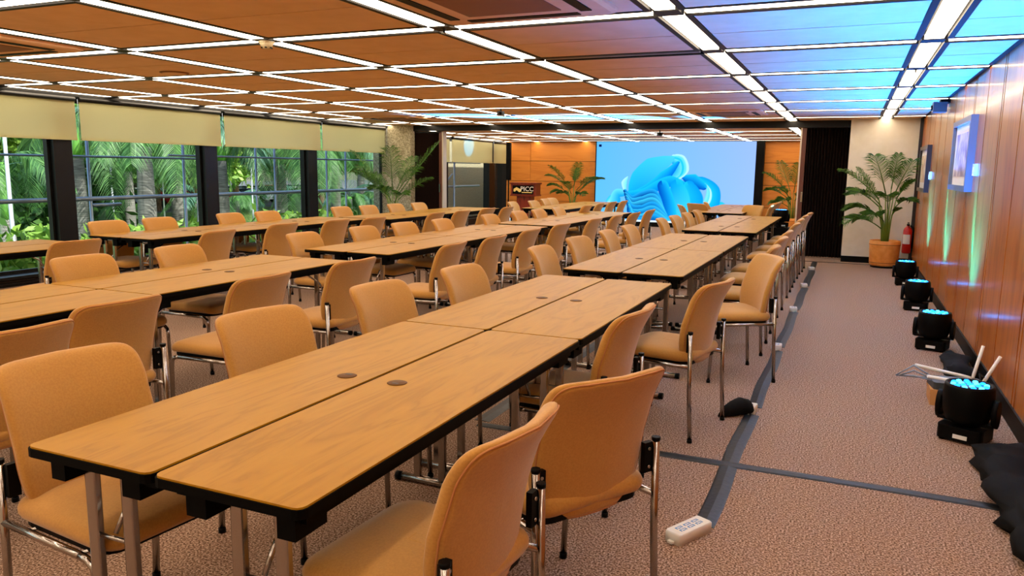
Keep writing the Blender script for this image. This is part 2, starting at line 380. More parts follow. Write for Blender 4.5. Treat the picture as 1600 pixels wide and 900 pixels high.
# ------------------------------------------------------------------ tables
TW, TL, TH = .433, 1.815, .74
def make_table():
    r = empty('folding_table')
    poly = rrect(TW-.008, TL-.008, .022, 3); MB().prism(poly, TH-.006, TH).build('table_top', laminate, r)
    MB().prism(rrect(TW, TL, .025, 3), TH-.027, TH-.005).build('edge_band', edge_black, r)
    for s in (-1, 1): MB().box(s*.17-.02, s*.17+.02, -TL/2+.05, TL/2-.05, TH-.06, TH-.026).build('under_rail', edge_black, r)
    for e in (-1, 1):
        ye = e*(TL/2-.09)
        MB().box(-.175, -.125, ye-.05, ye+.06, TH-.095, TH-.026).build('leg_bracket', edge_black, r)
        MB().box(.08, .14, ye-.05, ye+.06, TH-.095, TH-.026).build('leg_bracket', edge_black, r)
        MB().tube([(-.125, ye, TH-.045), (.08, ye, TH-.045)], .013, 8).build('top_bar', chrome, r)
        for s in (-1, 1): MB().prism([(s*.065-.025+px_, ye+py_) for px_, py_ in rrect(.036, .024, .006, 2)], .02, TH-.05).build('leg', chrome, r)
        MB().tube([(-.185, ye, .02), (.185, ye, .02)], .019, 10).build('foot_bar', chrome, r)
        for s in (-1, 1): MB().cyl((s*.18, ye, .02), (s*.205, ye, .02), .0205, 10).build('end_cap', black, r)
        y2 = ye-e*.26
        MB().tube([(-.025, ye-e*.005, TH-.24), (-.025, ye-e*.03, TH-.2), (-.025, ye-e*.05, TH-.17), (-.025, y2, TH-.05)], .007, 6).build('brace', chrome, r)
        MB().tube([(-.09, ye, TH-.25), (.04, ye, TH-.25)], .007, 6).build('brace', chrome, r)
    g = MB().lathe([(.0, 0), (.032, 0), (.034, .0015), (.03, .003), (0, .003)], n=20, cap=False).build('grommet', grommet_m, r, (.12, 0, TH-.0005))
    MB().box(-.012, .012, .006, .018, .0028, .0036).build('cable_slot', grommet_d, g)
    return r
proto_t = make_table(); used_t = [False]
def table(x, y, flip, label, group):
    o = proto_t if not used_t[0] else copy_tree(proto_t); used_t[0] = True
    o.location = (x, y, 0); o.rotation_euler = (0, 0, math.pi if flip else 0); tag(o, label, 'table', group); return o
ORD = ['first', 'second', 'third', 'fourth', 'fifth', 'sixth', 'seventh', 'eighth', 'ninth', 'tenth', 'eleventh', 'twelfth']
BL = {'A': [(-1.44, 1.205), (-1.445, 5.19), (-1.435, 9.4)], 'B': [(-3.905, 1.2), (-3.88, 5.33), (-3.83, 9.15)], 'C': [(-6.53, 1.15), (-6.53, 5.3), (-6.24, 9.02)]}
RN = {'A': 'aisle-side row', 'B': 'middle row', 'C': 'window-side row'}
for k, blocks in BL.items():
    for bi, (cx, y0) in enumerate(blocks):
        for ty in range(2):
            idx = (2-bi)*2+(1-ty)
            for s in (-1, 1):
                side = 'window half' if s < 0 else 'aisle half'
                table(cx+s*(TW/2+.004), y0+TL/2+ty*(TL+.004), s > 0, 'wood-topped folding table in the %s, %s, %s from the screen' % (RN[k], side, ORD[idx]), 'folding tables of the '+RN[k])
for nm, cx, y0, wh in (('A', -2.13, 13.6, 'table block between screen and partition post'), ('B', -5.1, 13.0, 'table block before the podium')):
    for ty in range(2):
        for s in (-1, 1):
            table(cx+s*(TW/2+.003), y0+TL/2+ty*(TL+.004), s > 0, 'wood-topped folding table in the %s, %s half, %s end' % (wh, 'window' if s < 0 else 'aisle', ('hall', 'screen')[ty]), 'folding tables near the screen')

# ------------------------------------------------------------------ chairs
def back_y(z): q = z-.4; return -.190-.05*q-.30*q*q-.9*max(0, q-.25)**2
def back_pt(x, z, off): return (x, back_y(z)+(.95+.12*(z-.6))*x*x+off, z)
def make_chair():
    r = empty('conference_chair')
    # seat cushion
    rs = []
    for sc, z in ((.90, .428), (.97, .434), (1.0, .448), (1.0, .462), (.975, .476), (.9, .486), (.7, .493), (.4, .496), (.1, .497)):
        rs.append([(x*sc, y*sc+.01, z+.006*(1-abs(x)/.24)-.02*max(0, (y*sc-.12)/.12)**2) for x, y in rrect(.465, .46, .07, 5)])
    MB().rings(rs).build('seat', fabric, r)
    MB().prism([(x, y+.01) for x, y in rrect(.425, .42, .06, 4)], .408, .43).build('seat_pan', black, r)
    # backrest
    n = 80; out = []
    for k in range(n):
        a = 2*math.pi*k/n; c, s = math.cos(a), math.sin(a)
        e = 2/10.0 if s > 0 else 2/4.6
        W = .222 if s > 0 else .222-.02*abs(s)
        out.append((W*math.copysign(abs(c)**e, c), .632+.232*math.copysign(abs(s)**(2/10.0 if s > 0 else 2/3.6), s)))
    cz = .632; front = []; rear = []
    for sc, t in ((1, 0), (.992, .011), (.965, .019), (.92, .023), (.85, .0245), (.74, .0252), (.6, .0256), (.45, .026), (.3, .026), (.14, .026)):
        front.append([back_pt(x*sc, cz+(z-cz)*sc, t) for x, z in out]); rear.append([back_pt(x*sc, cz+(z-cz)*sc, -t*.8) for x, z in out])
    mb = MB(); mb.rings(list(reversed(front))+rear[1:]); bk = mb.build('backrest', fabric, r)
    rp = MB(); rp.rings([[back_pt(x*sc, cz+(z-cz)*sc, -t) for x, z in out] for sc, t in ((.966, .012), (.962, .019), (.92, .0225), (.85, .0235), (.74, .024), (.6, .0244), (.45, .0248), (.3, .025), (.14, .025))], cap0=False); rp.build('rear_panel', fabric, bk)
    MB().tube([back_pt(x*.97, cz+(z-cz)*.97, -.0165) for x, z in out], .0032, 5, closed=True).build('piping', piping_m, bk)
    for s in (-1, 1):
        x = s*.242
        MB().tube([(x, -.245, .012), (x, -.228, .3), (x, -.222, .6)], .0125, 8).build('leg', chrome, r)
        MB().tube([(x*.95, .215, .012), (x*.96, .2, .355), (x*.965, .193, .385), (x*.972, .172, .402), (x*.98, .14, .408)], .0115, 8).build('leg', chrome, r)
        MB().tube([(x*.98, .142, .408), (x, -.225, .414)], .0115, 8).build('side_rail', chrome, r)
        for yy in (-.245, .215): MB().cyl((x*(1 if yy < 0 else .95), yy, 0), (x*(1 if yy < 0 else .95), yy, .02), .0145, 8).build('glide', black, r)
        MB().cyl((x, -.222, .595), (x, -.222, .607), .0145, 8).build('end_cap', black, r)
        p = MB().box(min(s*.2, s*.234), max(s*.2, s*.234), -.216, -.198, .49, .59).build('back_bracket', black, r)
        for zz in (.51, .57): MB().cyl((s*.217, -.215, zz), (s*.217, -.221, zz), .006, 6).build('screw', chrome, p)
    for yy in (-.12, .13): MB().tube([(-.228, yy, .404), (.228, yy, .404)], .009, 6).build('cross_bar', chrome, r)
    return r
proto_c = make_chair(); used_c = [False]
def chair(bx_, by_, ang, label, group):
    """bx_, by_: middle of the backrest's top edge; ang: heading the sitter looks, degrees from +x"""
    o = proto_c if not used_c[0] else copy_tree(proto_c); used_c[0] = True
    d = (math.cos(R(ang)), math.sin(R(ang))); L = .30
    o.location = (bx_+d[0]*L, by_+d[1]*L, 0); o.rotation_euler = (0, 0, R(ang-90)); tag(o, label, 'chair', group); return o
def jit(a): return a+random.uniform(-4, 4)
ROWS = {
 ('A', 'aisle'): [(-.655, 1.6, 176), (-.575, 2.1, 149), (-.785, 3.2, 176), (-.6, 4.24, 168), (-.47, 5.72, 208), (-.52, 6.5, 181), (-.53, 7.42, 180), (-.54, 8.25, 179), (-.55, 9.6, 180), (-.555, 10.5, 181), (-.55, 11.4, 180), (-.53, 12.2, 180)],
 ('A', 'window'): [(-2.24, 1.58, -6), (-2.22, 2.42, -9), (-2.22, 3.28, -5), (-2.17, 4.1, -4), (-2.2, 5.47, 1), (-2.22, 6.42, -6), (-2.21, 7.27, 2), (-2.21, 8.08, 0), (-2.18, 9.5, 3), (-2.16, 10.2, -2), (-2.17, 11.04, 0), (-2.17, 11.85, 2)],
 ('B', 'aisle'): [(-2.7, 1.78, 180), (-2.88, 2.35, 178), (-2.87, 3.25, 180), (-2.87, 4.1, 178), (-2.84, 5.4, 183), (-2.82, 6.14, 181), (-2.85, 7.04, 180), (-2.86, 7.96, 178), (-2.83, 9.07, 180), (-2.81, 9.95, 182), (-2.76, 10.7, 180), (-2.76, 11.6, 181)],
 ('B', 'window'): [(-4.53, 3.36, 0), (-4.53, 4.13, 3), (-4.5, 5.5, 1), (-4.48, 6.4, 0), (-4.44, 7.1, -2), (-4.38, 7.83, 2), (-4.32, 9.0, 0), (-4.31, 9.93, 1), (-4.27, 10.58, -1), (-4.22, 11.28, 0)],
 ('C', 'aisle'): [(-5.45, 4.08, 181), (-5.22, 5.33, 186), (-5.33, 6.33, 180), (-5.24, 7.12, 180), (-5.12, 7.68, 178), (-5.02, 9.0, 182), (-4.97, 9.65, 180), (-4.95, 10.45, 178), (-4.9, 11.06, 183)],
 ('C', 'window'): [(-7.1, 5.6, -2), (-7.1, 6.25, 0), (-7.08, 7.3, 2), (-7.02, 7.9, 0), (-6.95, 9.4, -1), (-6.88, 10.0, 0), (-6.83, 10.7, 0), (-6.75, 11.3, 0)]}
for (k, side), lst in ROWS.items():
    nn = len(lst)
    for i, (x, y, a) in enumerate(lst):
        chair(x, y, a, 'tan upholstered chair on the %s side of the %s, %s from the screen' % (side, RN[k], ORD[nn-1-i]), 'chairs on the %s side of the %s' % (side, RN[k]))
for i, (x, y, a) in enumerate([(-5.62, 12.7, 5), (-5.5, 13.4, 0), (-5.66, 14.4, 3), (-5.72, 14.95, -3)]):
    chair(x, y, a, 'tan chair, podium block, window side, %s from the screen' % ORD[3-i], 'chairs at the tables before the podium')
for i, (x, y, a) in enumerate([(-4.02, 12.35, 180), (-4.07, 13.25, 183), (-4.08, 14.05, 180), (-4.04, 14.7, 182)]):
    chair(x, y, a, 'tan chair, podium block, screen side of its tables, %s from the screen wall' % ORD[3-i], 'chairs at the tables before the podium')
for x, y, a, l in ((-2.77, 13.6, 20, 'tan chair at the hall-side corner of the last table block before the screen'),
                   (-2.62, 14.3, 62, 'tan chair turned its back to the hall before the screen'),
                   (-2.58, 15.1, 10, 'tan chair behind the one turned its back to the hall'),
                   (-1.55, 14.28, 235, 'tan chair turned towards the hall beside the black stage light'),
                   (-1.3, 15.05, 185, 'tan chair right behind the chair turned towards the hall'),
                   (-1.28, 15.75, 182, 'tan chair third along the last table block, away from windows'),
                   (-1.3, 16.4, 180, 'tan chair at the screen end of the last table block')):
    chair(x, y, a, l, 'chairs at the last tables before the screen')

# ------------------------------------------------------------------ screen and stage end
def led_screen():
    r = empty('led_screen', (-4.24, 19.8, 0), 0, 'large lit screen showing blue folded ribbon shapes on the far wall', 'screen')
    W, z0, z1 = 4.06, .12, 2.185
    MB().box(-W/2-.03, W/2+.03, -.02, .16, .0, z0).build('plinth', black, r)
    MB().box(-W/2-.03, W/2+.19, -.02, .16, z0, z1+.005).build('cabinet', black, r)
    nu, nv = 380, 194
    u, v = np.meshgrid(np.linspace(0, 1, nu), np.linspace(0, 1, nv))
    asp = W/(z1-z0); X = (u-.5)*asp; Y = v
    bgc = np.stack([.36+.22*u, .74+.0*u-.03*v, 1.0+0*u], -1)
    img = bgc.copy()
    def crop(x, y): return ((x-40)/1460-.5)*asp, 1-(y-45)/690
    def ribbon(pts, wid, c0, c1, c2=None):
        P = np.array([crop(*p) for p in pts]); M = len(P); tt = np.linspace(0, M-1, 90); i = np.clip(tt.astype(int), 0, M-2); f = tt-i
        Q = []
        for k, g in zip(i, f):      # Catmull-Rom through the points
            p0, p1, p2, p3 = P[max(k-1, 0)], P[k], P[k+1], P[min(k+2, M-1)]
            Q.append(.5*((2*p1)+(p2-p0)*g+(2*p0-5*p1+4*p2-p3)*g*g+(3*p1-p0-3*p2+p3)*g**3))
        Q = np.array(Q); D = np.gradient(Q, axis=0); D /= np.linalg.norm(D, axis=1)[:, None]
        Wd = np.interp(tt/(M-1), np.linspace(0, 1, len(wid)), wid)/690
        best = np.full(X.shape, 9.0); sg = np.zeros(X.shape); al = np.zeros(X.shape)
        for q in range(len(Q)):
            dx, dy = X-Q[q, 0], Y-Q[q, 1]; d2 = np.hypot(dx, dy); n_ = (-D[q, 1]*dx+D[q, 0]*dy)/max(Wd[q], 1e-3); d3 = d2/max(Wd[q], 1e-3)
            mk = d2 < best; best = np.where(mk, d2, best); sg = np.where(mk, np.sign(n_)*np.minimum(d3, 3), sg); al = np.where(mk, q/(len(Q)-1), al)
        m_ = np.clip((1-np.abs(sg))*12, 0, 1)[..., None]; h = np.clip((sg+1)/2, 0, 1)[..., None]
        c = np.array(c0)*(1-h)+np.array(c1)*h
        if c2 is not None: c = c*(1-al[..., None]*.6)+np.array(c2)*al[..., None]*.6
        img[:] = img*(1-m_)+c*m_
    pale, lt, cy_, md, dk = (.72, .93, 1.0), (.42, .88, 1.0), (.12, .76, 1.0), (.06, .6, .97), (.0, .30, .74)
    ribbon([(1150, 640), (1220, 600), (1290, 650)], (20, 60, 8), lt, cy_)
    ribbon([(170, 560), (210, 530), (240, 590), (200, 620)], (20, 26, 20), pale, cy_)
    ribbon([(300, 700), (240, 600), (250, 500), (310, 490)], (50, 50, 30), md, lt)
    ribbon([(330, 470), (320, 400), (350, 350)], (10, 26, 6), lt, pale)
    for k in range(4):
        o_ = k*22
        ribbon([(1010+o_, 640), (1100+o_, 560), (1145+o_*.6-20, 440), (1060, 360), (940, 345)], (30, 40, 36, 20, 6), (pale, cy_, lt, md)[k], (lt, lt, pale, cy_)[k])
    ribbon([(870, 345), (960, 372), (1060, 420)], (14, 62, 30), dk, cy_)
    for k in range(4):
        ribbon([(770-12*k, 165+10*k), (850-14*k, 190+14*k), (880-26*k, 280+10*k), (820-44*k, 360+8*k)], (10, 34, 40, 12), (lt, cy_, lt, md)[k], (pale, lt, cy_, lt)[k])
    ribbon([(400, 480), (470, 370), (590, 270), (760, 190)], (40, 92, 100, 26), md, (.1, .72, 1.0), lt)
    ribbon([(430, 480), (560, 430), (700, 340), (820, 220)], (16, 34, 52, 14), (.02, .42, .86), cy_)
    ribbon([(380, 500), (520, 480), (640, 420), (760, 380), (900, 400)], (30, 40, 46, 50, 10), (.03, .5, .9), cy_)
    ribbon([(930, 420), (980, 520), (960, 640)], (50, 78, 90), cy_, md)
    ribbon([(820, 420), (850, 540), (830, 720)], (60, 92, 90), md, cy_, lt)
    ribbon([(690, 420), (740, 560), (760, 740)], (50, 62, 80), dk, cy_)
    for k in range(7):
        ribbon([(330+8*k, 470+26*k), (400, 530+28*k), (500, 500+38*k), (610, 490+34*k), (680+14*k, 620+24*k), (720+14*k, 760)], (16, 22+9*(k % 2), 26+8*((k+1) % 2), 36, 30, 24), (.0, .14+.02*k, .45+.02*k), (.16+.05*(k % 3), .7+.06*(k % 3), 1.0))
    img[v < .022] = (.85, .93, .98)
    icon = (np.abs(u-.024) < .009) & (np.abs(v-.95) < .016); img[icon] = (.04, .1, .3)
    img = np.clip(img, 0, 1)**2.2
    P = np.stack([(u-.5)*W, np.full_like(u, -.024), z0+v*(z1-z0)], -1).reshape(-1, 3)
    idx = np.arange(nu*nv).reshape(nv, nu); F = np.stack([idx[:-1, :-1], idx[:-1, 1:], idx[1:, 1:], idx[1:, :-1]], -1).reshape(-1, 4)
    me = bpy.data.meshes.new('display'); me.from_pydata(P.tolist(), [], F.tolist())
    ca = me.color_attributes.new('image', 'FLOAT_COLOR', 'POINT'); ca.data.foreach_set('color', np.concatenate([img.reshape(-1, 3), np.ones((nu*nv, 1))], 1).ravel())
    m, t, b = mat('screen_image'); t.nodes.remove(b); e = N(t, 'ShaderNodeEmission', Strength=.86); a = N(t, 'ShaderNodeVertexColor', layer_name='image')
    t.links.new(a.outputs[0], e.inputs[0]); t.links.new(e.outputs[0], t.nodes['Material Output'].inputs[0]); me.materials.append(m)
    put('display', me, r)
led_screen()

def podium():
    r = empty('podium', (-7.72, 18.4, 0), R(4), 'reddish-brown wooden podium with a black and gold front sign', 'podium')
    MB().box(-.3, .3, -.22, .25, 0, .06).build('base', mahog, r)
    MB().box(-.19, .19, -.14, .16, .06, .78).build('column', mahog, r)
    h = MB().box(-.345, .345, -.22, .25, .76, .79).box(-.33, .33, -.2, .23, .79, 1.06).box(-.355, .355, -.235, .26, 1.06, 1.1).build('head', mahog, r)
    s = MB().box(-.28, .28, -.215, -.199, .815, 1.03).build('sign', black, r)
    ch = MB().add([(-.255, -.2175, .88), (-.25, -.2175, .94), (-.17, -.2175, .985), (-.05, -.2175, .93), (-.05, -.2175, .87), (-.10, -.2175, .86), (-.17, -.2175, .91), (-.215, -.2175, .87)], [(0, 7, 6, 2, 1), (2, 6, 5, 4, 3)])
    ch.build('emblem', gold, s)
    t1 = put('lettering', text_mesh('PICC', .165, signw), s, (.11, -.218, .94)); t1.rotation_euler = (R(90), 0, 0)
    for k in range(1): MB().box(-.03, .25, -.2175, -.215, .845, .865).build('sign_line', gold, s)
podium()
def speaker_column():
    r = empty('column_speaker', (-8.45, 18.95, 0), 0, 'slim black column loudspeaker on a pole behind the podium', 'speaker')
    MB().lathe([(.2, 0), (.2, .02), (.03, .04), (.02, .05)], n=20).build('base', black, r)
    MB().cyl((0, 0, .04), (0, 0, 1.2), .018, 10).build('pole', black, r)
    s = MB().prism(rrect(.12, .13, .03, 3), 1.15, 2.14).build('cabinet', black, r)
    MB().box(-.045, .045, -.068, -.062, 1.19, 2.1).build('grille', cloth_black, s)
speaker_column()

# ------------------------------------------------------------------ palms in pots
def frond_mesh(name, L, droop, nl, leaf, wid, m, rise=1.0, vee=.5):
    """a feather frond: arching rib along +x, leaflets both sides"""
    mb = MB(); pts = []
    for k in range(13):
        s = k/12; pts.append((L*s*(1-.18*droop*s), 0, L*(rise*s*.55-droop*.75*s*s)))
    mb.tube(pts, [.010*(1-.8*k/12)*max(1, L*.6) for k in range(13)], 5)
    for i in range(nl):
        s = .22+.77*i/(nl-1); k = min(int(s*12), 11); a = Vector(pts[k]).lerp(Vector(pts[k+1]), s*12-k); d = (Vector(pts[k+1])-Vector(pts[k])).normalized()
        ll = leaf*(math.sin(math.pi*(s*.86+.1))**.6)*random.uniform(.85, 1.1)
        nrm = Vector((0, 1, 0)).cross(d)*-1
        if nrm.z < 0: nrm = -nrm
        for sd in (-1, 1):
            dirv = (d*.75+Vector((0, sd, 0))*.8+nrm*vee*random.uniform(.3, 1)).normalized()
            mid = a+dirv*ll*.5; tip = a+dirv*ll*.95+Vector((0, 0, -ll*.35*random.uniform(.5, 1.2)))
            wv = d*wid
            mb.add([a-wv*.3, a+wv*.3, mid+wv*.5, tip, mid-wv*.5], [(0, 1, 2, 3, 4)])
    return mb.mesh(name, m)
def potted_palm(loc, H, label, fr, pot=True, leafm=leaf_in, seed=1, potr=.22, poth=.42):
    random.seed(seed)
    r = empty('potted_palm', loc, 0, label, 'potted plant', 'potted palms')
    p = MB().lathe([(potr*.86, .03), (potr*.93, .06), (potr, poth*.8), (potr*1.02, poth*.84), (potr*1.0, poth), (potr*.92, poth), (potr*.9, poth-.05)], n=28).build('pot', pot_m, r)
    MB().lathe([(potr*.83, 0), (potr*.85, .03)], n=24).build('pot_foot', black, p)
    for zz in (poth*.86, .08): MB().tube([(potr*(1.01 if zz > .1 else .94)*math.cos(a*R(15)), potr*(1.01 if zz > .1 else .94)*math.sin(a*R(15)), zz) for a in range(24)], .006, 5, closed=True).build('pot_band', pot_r, p)
    MB().lathe([(potr*.91, poth-.05), (.01, poth-.03)], n=20).build('soil', soil, p)
    for i, (az, zh, L, droop, rise) in enumerate(fr):
        a = R(az); bx, by = .05*math.cos(a), .05*math.sin(a)
        dx, dy = .16*zh*math.cos(a), .16*zh*math.sin(a)
        st = MB().tube([(bx, by, poth-.06), (bx+dx*.3, by+dy*.3, poth+zh*.5), (bx+dx, by+dy, poth+zh)], [.012, .009, .007], 6).build('stem', stem_in, r)
        f = put('frond', frond_mesh('frond', L, droop, 40, L*.48, .013, leafm, rise), st, (bx+dx, by+dy, poth+zh), a)
potted_palm((.53, 13.25, 0), 1.8, 'tall green palm in an orange pot before the white wall',
  [(150, .6, .42, .2, 2.5), (250, .72, .68, .5, 2.2), (200, .64, .66, .55, 1.9), (290, .68, .62, .45, 2.2), (170, .52, .52, .6, 1.7), (310, .66, .32, .5, 2.3), (225, .52, .68, .8, 1.6), (190, .36, .6, .8, 1.4), (265, .5, .56, .75, 1.7), (305, .5, .45, .8, 1.6), (300, .4, .2, .6, 1.9), (205, .18, .68, .9, 1.4), (240, .3, .56, .9, 1.4), (275, .8, .45, .3, 2.5)], seed=3)
potted_palm((-8.2, 12.85, 0), 1.8, 'potted palm between the window and the pebbled pillar',
  [(20, .55, .8, .15, 2.4), (300, .6, .8, .3, 2.2), (200, .6, .7, .3, 2.3), (340, .55, .7, .5, 1.9), (240, .55, .7, .6, 1.9), (160, .5, .6, .5, 1.9), (0, .4, .75, .35, 1.5), (180, .4, .75, .3, 2.0), (220, .5, .7, .5, 1.8), (90, .6, .7, .4, 2.2), (270, .45, .6, .7, 1.5), (320, .35, .6, .7, 1.5), (140, .35, .6, .6, 1.6)], leafm=leaf_in, seed=5)
potted_palm((-6.75, 19.3, 0), 1.6, 'dark potted palm between the podium and the lit screen',
  [(300, .6, .6, .3, 2.2), (230, .6, .6, .4, 2.1), (340, .5, .65, .6, 1.7), (200, .4, .6, .7, 1.6), (0, .45, .75, .55, 1.6), (180, .55, .65, .6, 1.7), (95, .6, .35, .1, 2.6), (20, .4, .5, .3, 1.9), (215, .35, .55, .8, 1.3), (270, .4, .55, .5, 1.7), (150, .3, .5, .7, 1.3), (320, .3, .55, .8, 1.3)], leafm=leaf_in, seed=8)
potted_palm((-1.22, 18.6, 0), 1.6, 'potted palm at the orange wall behind the folded partition',
  [(280, .6, .6, .3, 2.3), (210, .6, .6, .5, 1.9), (250, .3, .55, .8, 1.4), (120, .6, .65, .3, 2.3), (60, .6, .6, .3, 2.3), (180, .45, .55, .7, 1.5), (240, .45, .55, .6, 1.6), (0, .45, .55, .6, 1.6), (300, .4, .5, .7, 1.5), (200, .25, .5, .8, 1.3)], leafm=leaf_in, seed=11)
random.seed(21)

# ------------------------------------------------------------------ stage lights
def make_head():
    r = empty('moving_head')
    MB().prism([(x, y) for x, y in rrect(.26, .24, .03, 3)], .015, .10).build('base', black, r)
    for sx in (-1, 1):
        for sy in (-1, 1): MB().cyl((sx*.1, sy*.09, 0), (sx*.1, sy*.09, .02), .018, 8).build('foot', black, r)
    MB().lathe([(.07, .1), (.07, .12)], n=16).build('pan_ring', black, r)
    y = MB(); y.box(-.155, .155, -.045, .045, .115, .135)
    for s in (-1, 1): y.prism(rrect(.03, .1, .012, 2), .13, .27); y.v[-24:] if False else None
    y.v = list(y.v); y.build('yoke', black, r)
    for s in (-1, 1):
        MB().rings([[(s*.158+dx, wy*math.cos(a*R(30)), .2+.09*math.sin(a*R(30))) for a in range(12)] for dx, wy in ((-.016, .045), (-.014, .05), (.014, .05), (.016, .045))]).build('yoke_arm', black, r)
    h = MB().lathe([(.08, .11), (.118, .13), (.14, .19), (.145, .27), (.140, .345), (.134, .362), (.12, .36), (.118, .352)], n=28).build('head', black, r)
    MB().lathe([(.119, .345), (.119, .352), (.0, .353)], n=28, cap=False).build('face', plain('lens_plate', '#071428', .3), h)
    k = 0
    for rad, cnt in ((0, 1), (.048, 6), (.092, 12)):
        for i in range(cnt):
            a = 2*math.pi*i/cnt
            MB().lathe([(.017, .35), (.015, .36), (.008, .364), (.0, .365)], (rad*math.cos(a), rad*math.sin(a), 0), n=8, cap=False).build('lens', led_cyan if (i % 2) else led_blue, h)
    MB().box(-.03, .05, -.123, -.119, .03, .055).build('label_plate', white_pl, r)
    return r
proto_h = make_head(); used_h = [False]
def spot(loc, target, col, power, size, blend, par=None, radius=.04):
    l = bpy.data.lights.new('beam', 'SPOT'); l.energy = power; l.color = col; l.spot_size = R(size); l.spot_blend = blend; l.shadow_soft_size = radius
    o = bpy.data.objects.new('beam', l); COL.objects.link(o); o.location = loc
    o.rotation_euler = (Vector(target)-Vector(loc)).to_track_quat('-Z', 'Y').to_euler()
    if par: o.parent = par; o.matrix_parent_inverse = par.matrix_basis.inverted()
    return o
HEADS = [(.67, 4.74), (.71, 7.17), (.72, 9.21), (.72, 11.24)]
HL = ['black stage light with lit blue face beside the router box', 'black stage light with blue face, second from the router box', 'black stage light with blue face, between two others, nearer the orange pot', 'black stage light with blue face next to the orange plant pot']
CY = (.0, .2, 1.0)
for i, (x, y) in enumerate(HEADS):
    o = proto_h if not used_h[0] else copy_tree(proto_h); used_h[0] = True
    o.location = (x, y, 0); o.rotation_euler = (0, 0, R(-25+8*i)); o.scale = (.88,)*3; tag(o, HL[i], 'stage light', 'stage lights along the teak wall')
    spot((x, y, .34), (x-.1, y-.1, 2.3), CY, 860, 112, 1.0, o)                              # wash on the ceiling
    spot((x+.085, y, .335), (XR, y+.2, 1.0), (.0, .27, 1.0), 1500, 13, .6, o, radius=.012)   # streak up the wall beside it
o = copy_tree(proto_h); o.location = (-1.15, 14.75, .46); o.rotation_euler = (0, 0, .5)
tag(o, 'black stage light on a case by the last tables and the partition post', 'stage light', 'stage lights near the screen')
head = o
c = MB().box(-.2, .2, -.2, .2, 0, .44).box(-.205, .205, -.205, .205, .2, .215).box(-.205, .205, -.205, .205, .42, .46).build('equipment_case', black, None, (-1.15, 14.75, 0))
tag(c, 'black equipment case under a stage light by the partition post', 'case')
BLU = (.03, .3, 1.0)
spot((-1.17, 14.72, .84), (-3.5, 12.5, 2.31), BLU, 9000, 15, .5, head)
spot((-1.17, 14.72, .84), (-5.0, 12.2, 2.31), BLU, 36000, 12, .5, head)
spot((-1.17, 14.72, .84), (-2.3, 12.9, 2.31), BLU, 2500, 14, .5, head)
spot((-1.17, 14.78, .84), (-2.3, 15.4, 2.2), BLU, 2500, 20, .5, head)
spot((-1.17, 14.78, .84), (-4.6, 15.4, 2.2), BLU, 30000, 13, .5, head)
spot((-1.17, 14.78, .84), (-8.9, 17.6, 2.0), (.05, .35, 1.0), 7000, 4, .4, head)

# ------------------------------------------------------------------ things on the teak wall
def picture(y0, y1, z0, z1, label, kind):
    r = empty('framed_picture', (XR-.002, (y0+y1)/2, z0), 0, label, 'picture', 'framed pictures on the teak wall')
    L, H, d = (y1-y0)/2, z1-z0, .06; fw = .05
    f = MB(); f.box(-d, 0, -L, L, 0, fw); f.box(-d, 0, -L, L, H-fw, H); f.box(-d, 0, -L, -L+fw, fw, H-fw); f.box(-d, 0, L-fw, L, fw, H-fw)
    f.build('frame', frame_dk if kind else frame_bl, r)
    MB().box(-.03, -.005, -L+fw, L-fw, fw, H-fw).build('mat_board', matboard, r)
    a = MB().box(-.034, -.028, -L+fw+.12, L-fw-.12, fw+.08, H-fw-.08).build('print', noisy('print_%d' % kind, ('#8A7A9A', '#C9A080')[kind], ('#D8CBD0', '#E8D8B0')[kind], 7, 5, .6), r)
picture(7.72, 9.0, 1.3, 1.96, 'silver-framed print with white mat on the teak wall, farther from the plant', 0)
picture(11.85, 13.1, 1.2, 1.84, 'dark-framed picture on the teak wall nearest the potted plant', 1)
for y, z, l in ((7.55, 1.44, 'white wall switch below the silver-framed print'), (11.68, 1.38, 'white wall switch below the dark-framed picture')):
    s = empty('wall_switch', (XR-.003, y, z), 0, l, 'switch', 'wall switches'); MB().box(-.025, 0, -.06, .06, 0, .1).build('plate', white_pl, s); MB().box(-.03, -.024, -.02, .02, .03, .07).build('rocker', white_pl, s)
d = empty('wall_sensor', (XR-.003, 10.2, 2.15), 0, 'small dark camera unit on a bracket high on the teak wall', 'camera')
MB().box(-.1, 0, -.09, .09, .1, .14).build('bracket', black, d); b3 = MB().box(-.17, -.03, -.1, .1, 0, .11).build('body', dev_gray, d); MB().cyl((-.17, 0, .05), (-.185, 0, .05), .03, 12).build('lens', black, b3)
def extinguisher():
    r = empty('fire_extinguisher', (.855, 13.64, .2), 0, 'red fire extinguisher hanging on the white wall behind the plant', 'extinguisher')
    MB().lathe([(.055, 0), (.065, .02), (.065, .36), (.05, .4), (.022, .425), (.022, .44)], n=18).build('cylinder', red_m, r)
    MB().box(-.02, .02, -.05, .03, .44, .465).box(-.012, .012, -.07, .03, .475, .488).build('valve_lever', black, r)
    MB().tube([(.03, 0, .44), (.085, 0, .4), (.08, 0, .2), (.075, 0, .08)], .011, 6).build('hose', black, r)
    MB().rings([[(.0665*math.cos(a), .0665*math.sin(a), z) for a in [R(200+10*k) for k in range(12)]] for z in (.15, .3)], False, False).build('label', paper, r)
    MB().box(-.03, .03, .06, .1, .2, .3).build('wall_bracket', black, r)
extinguisher()

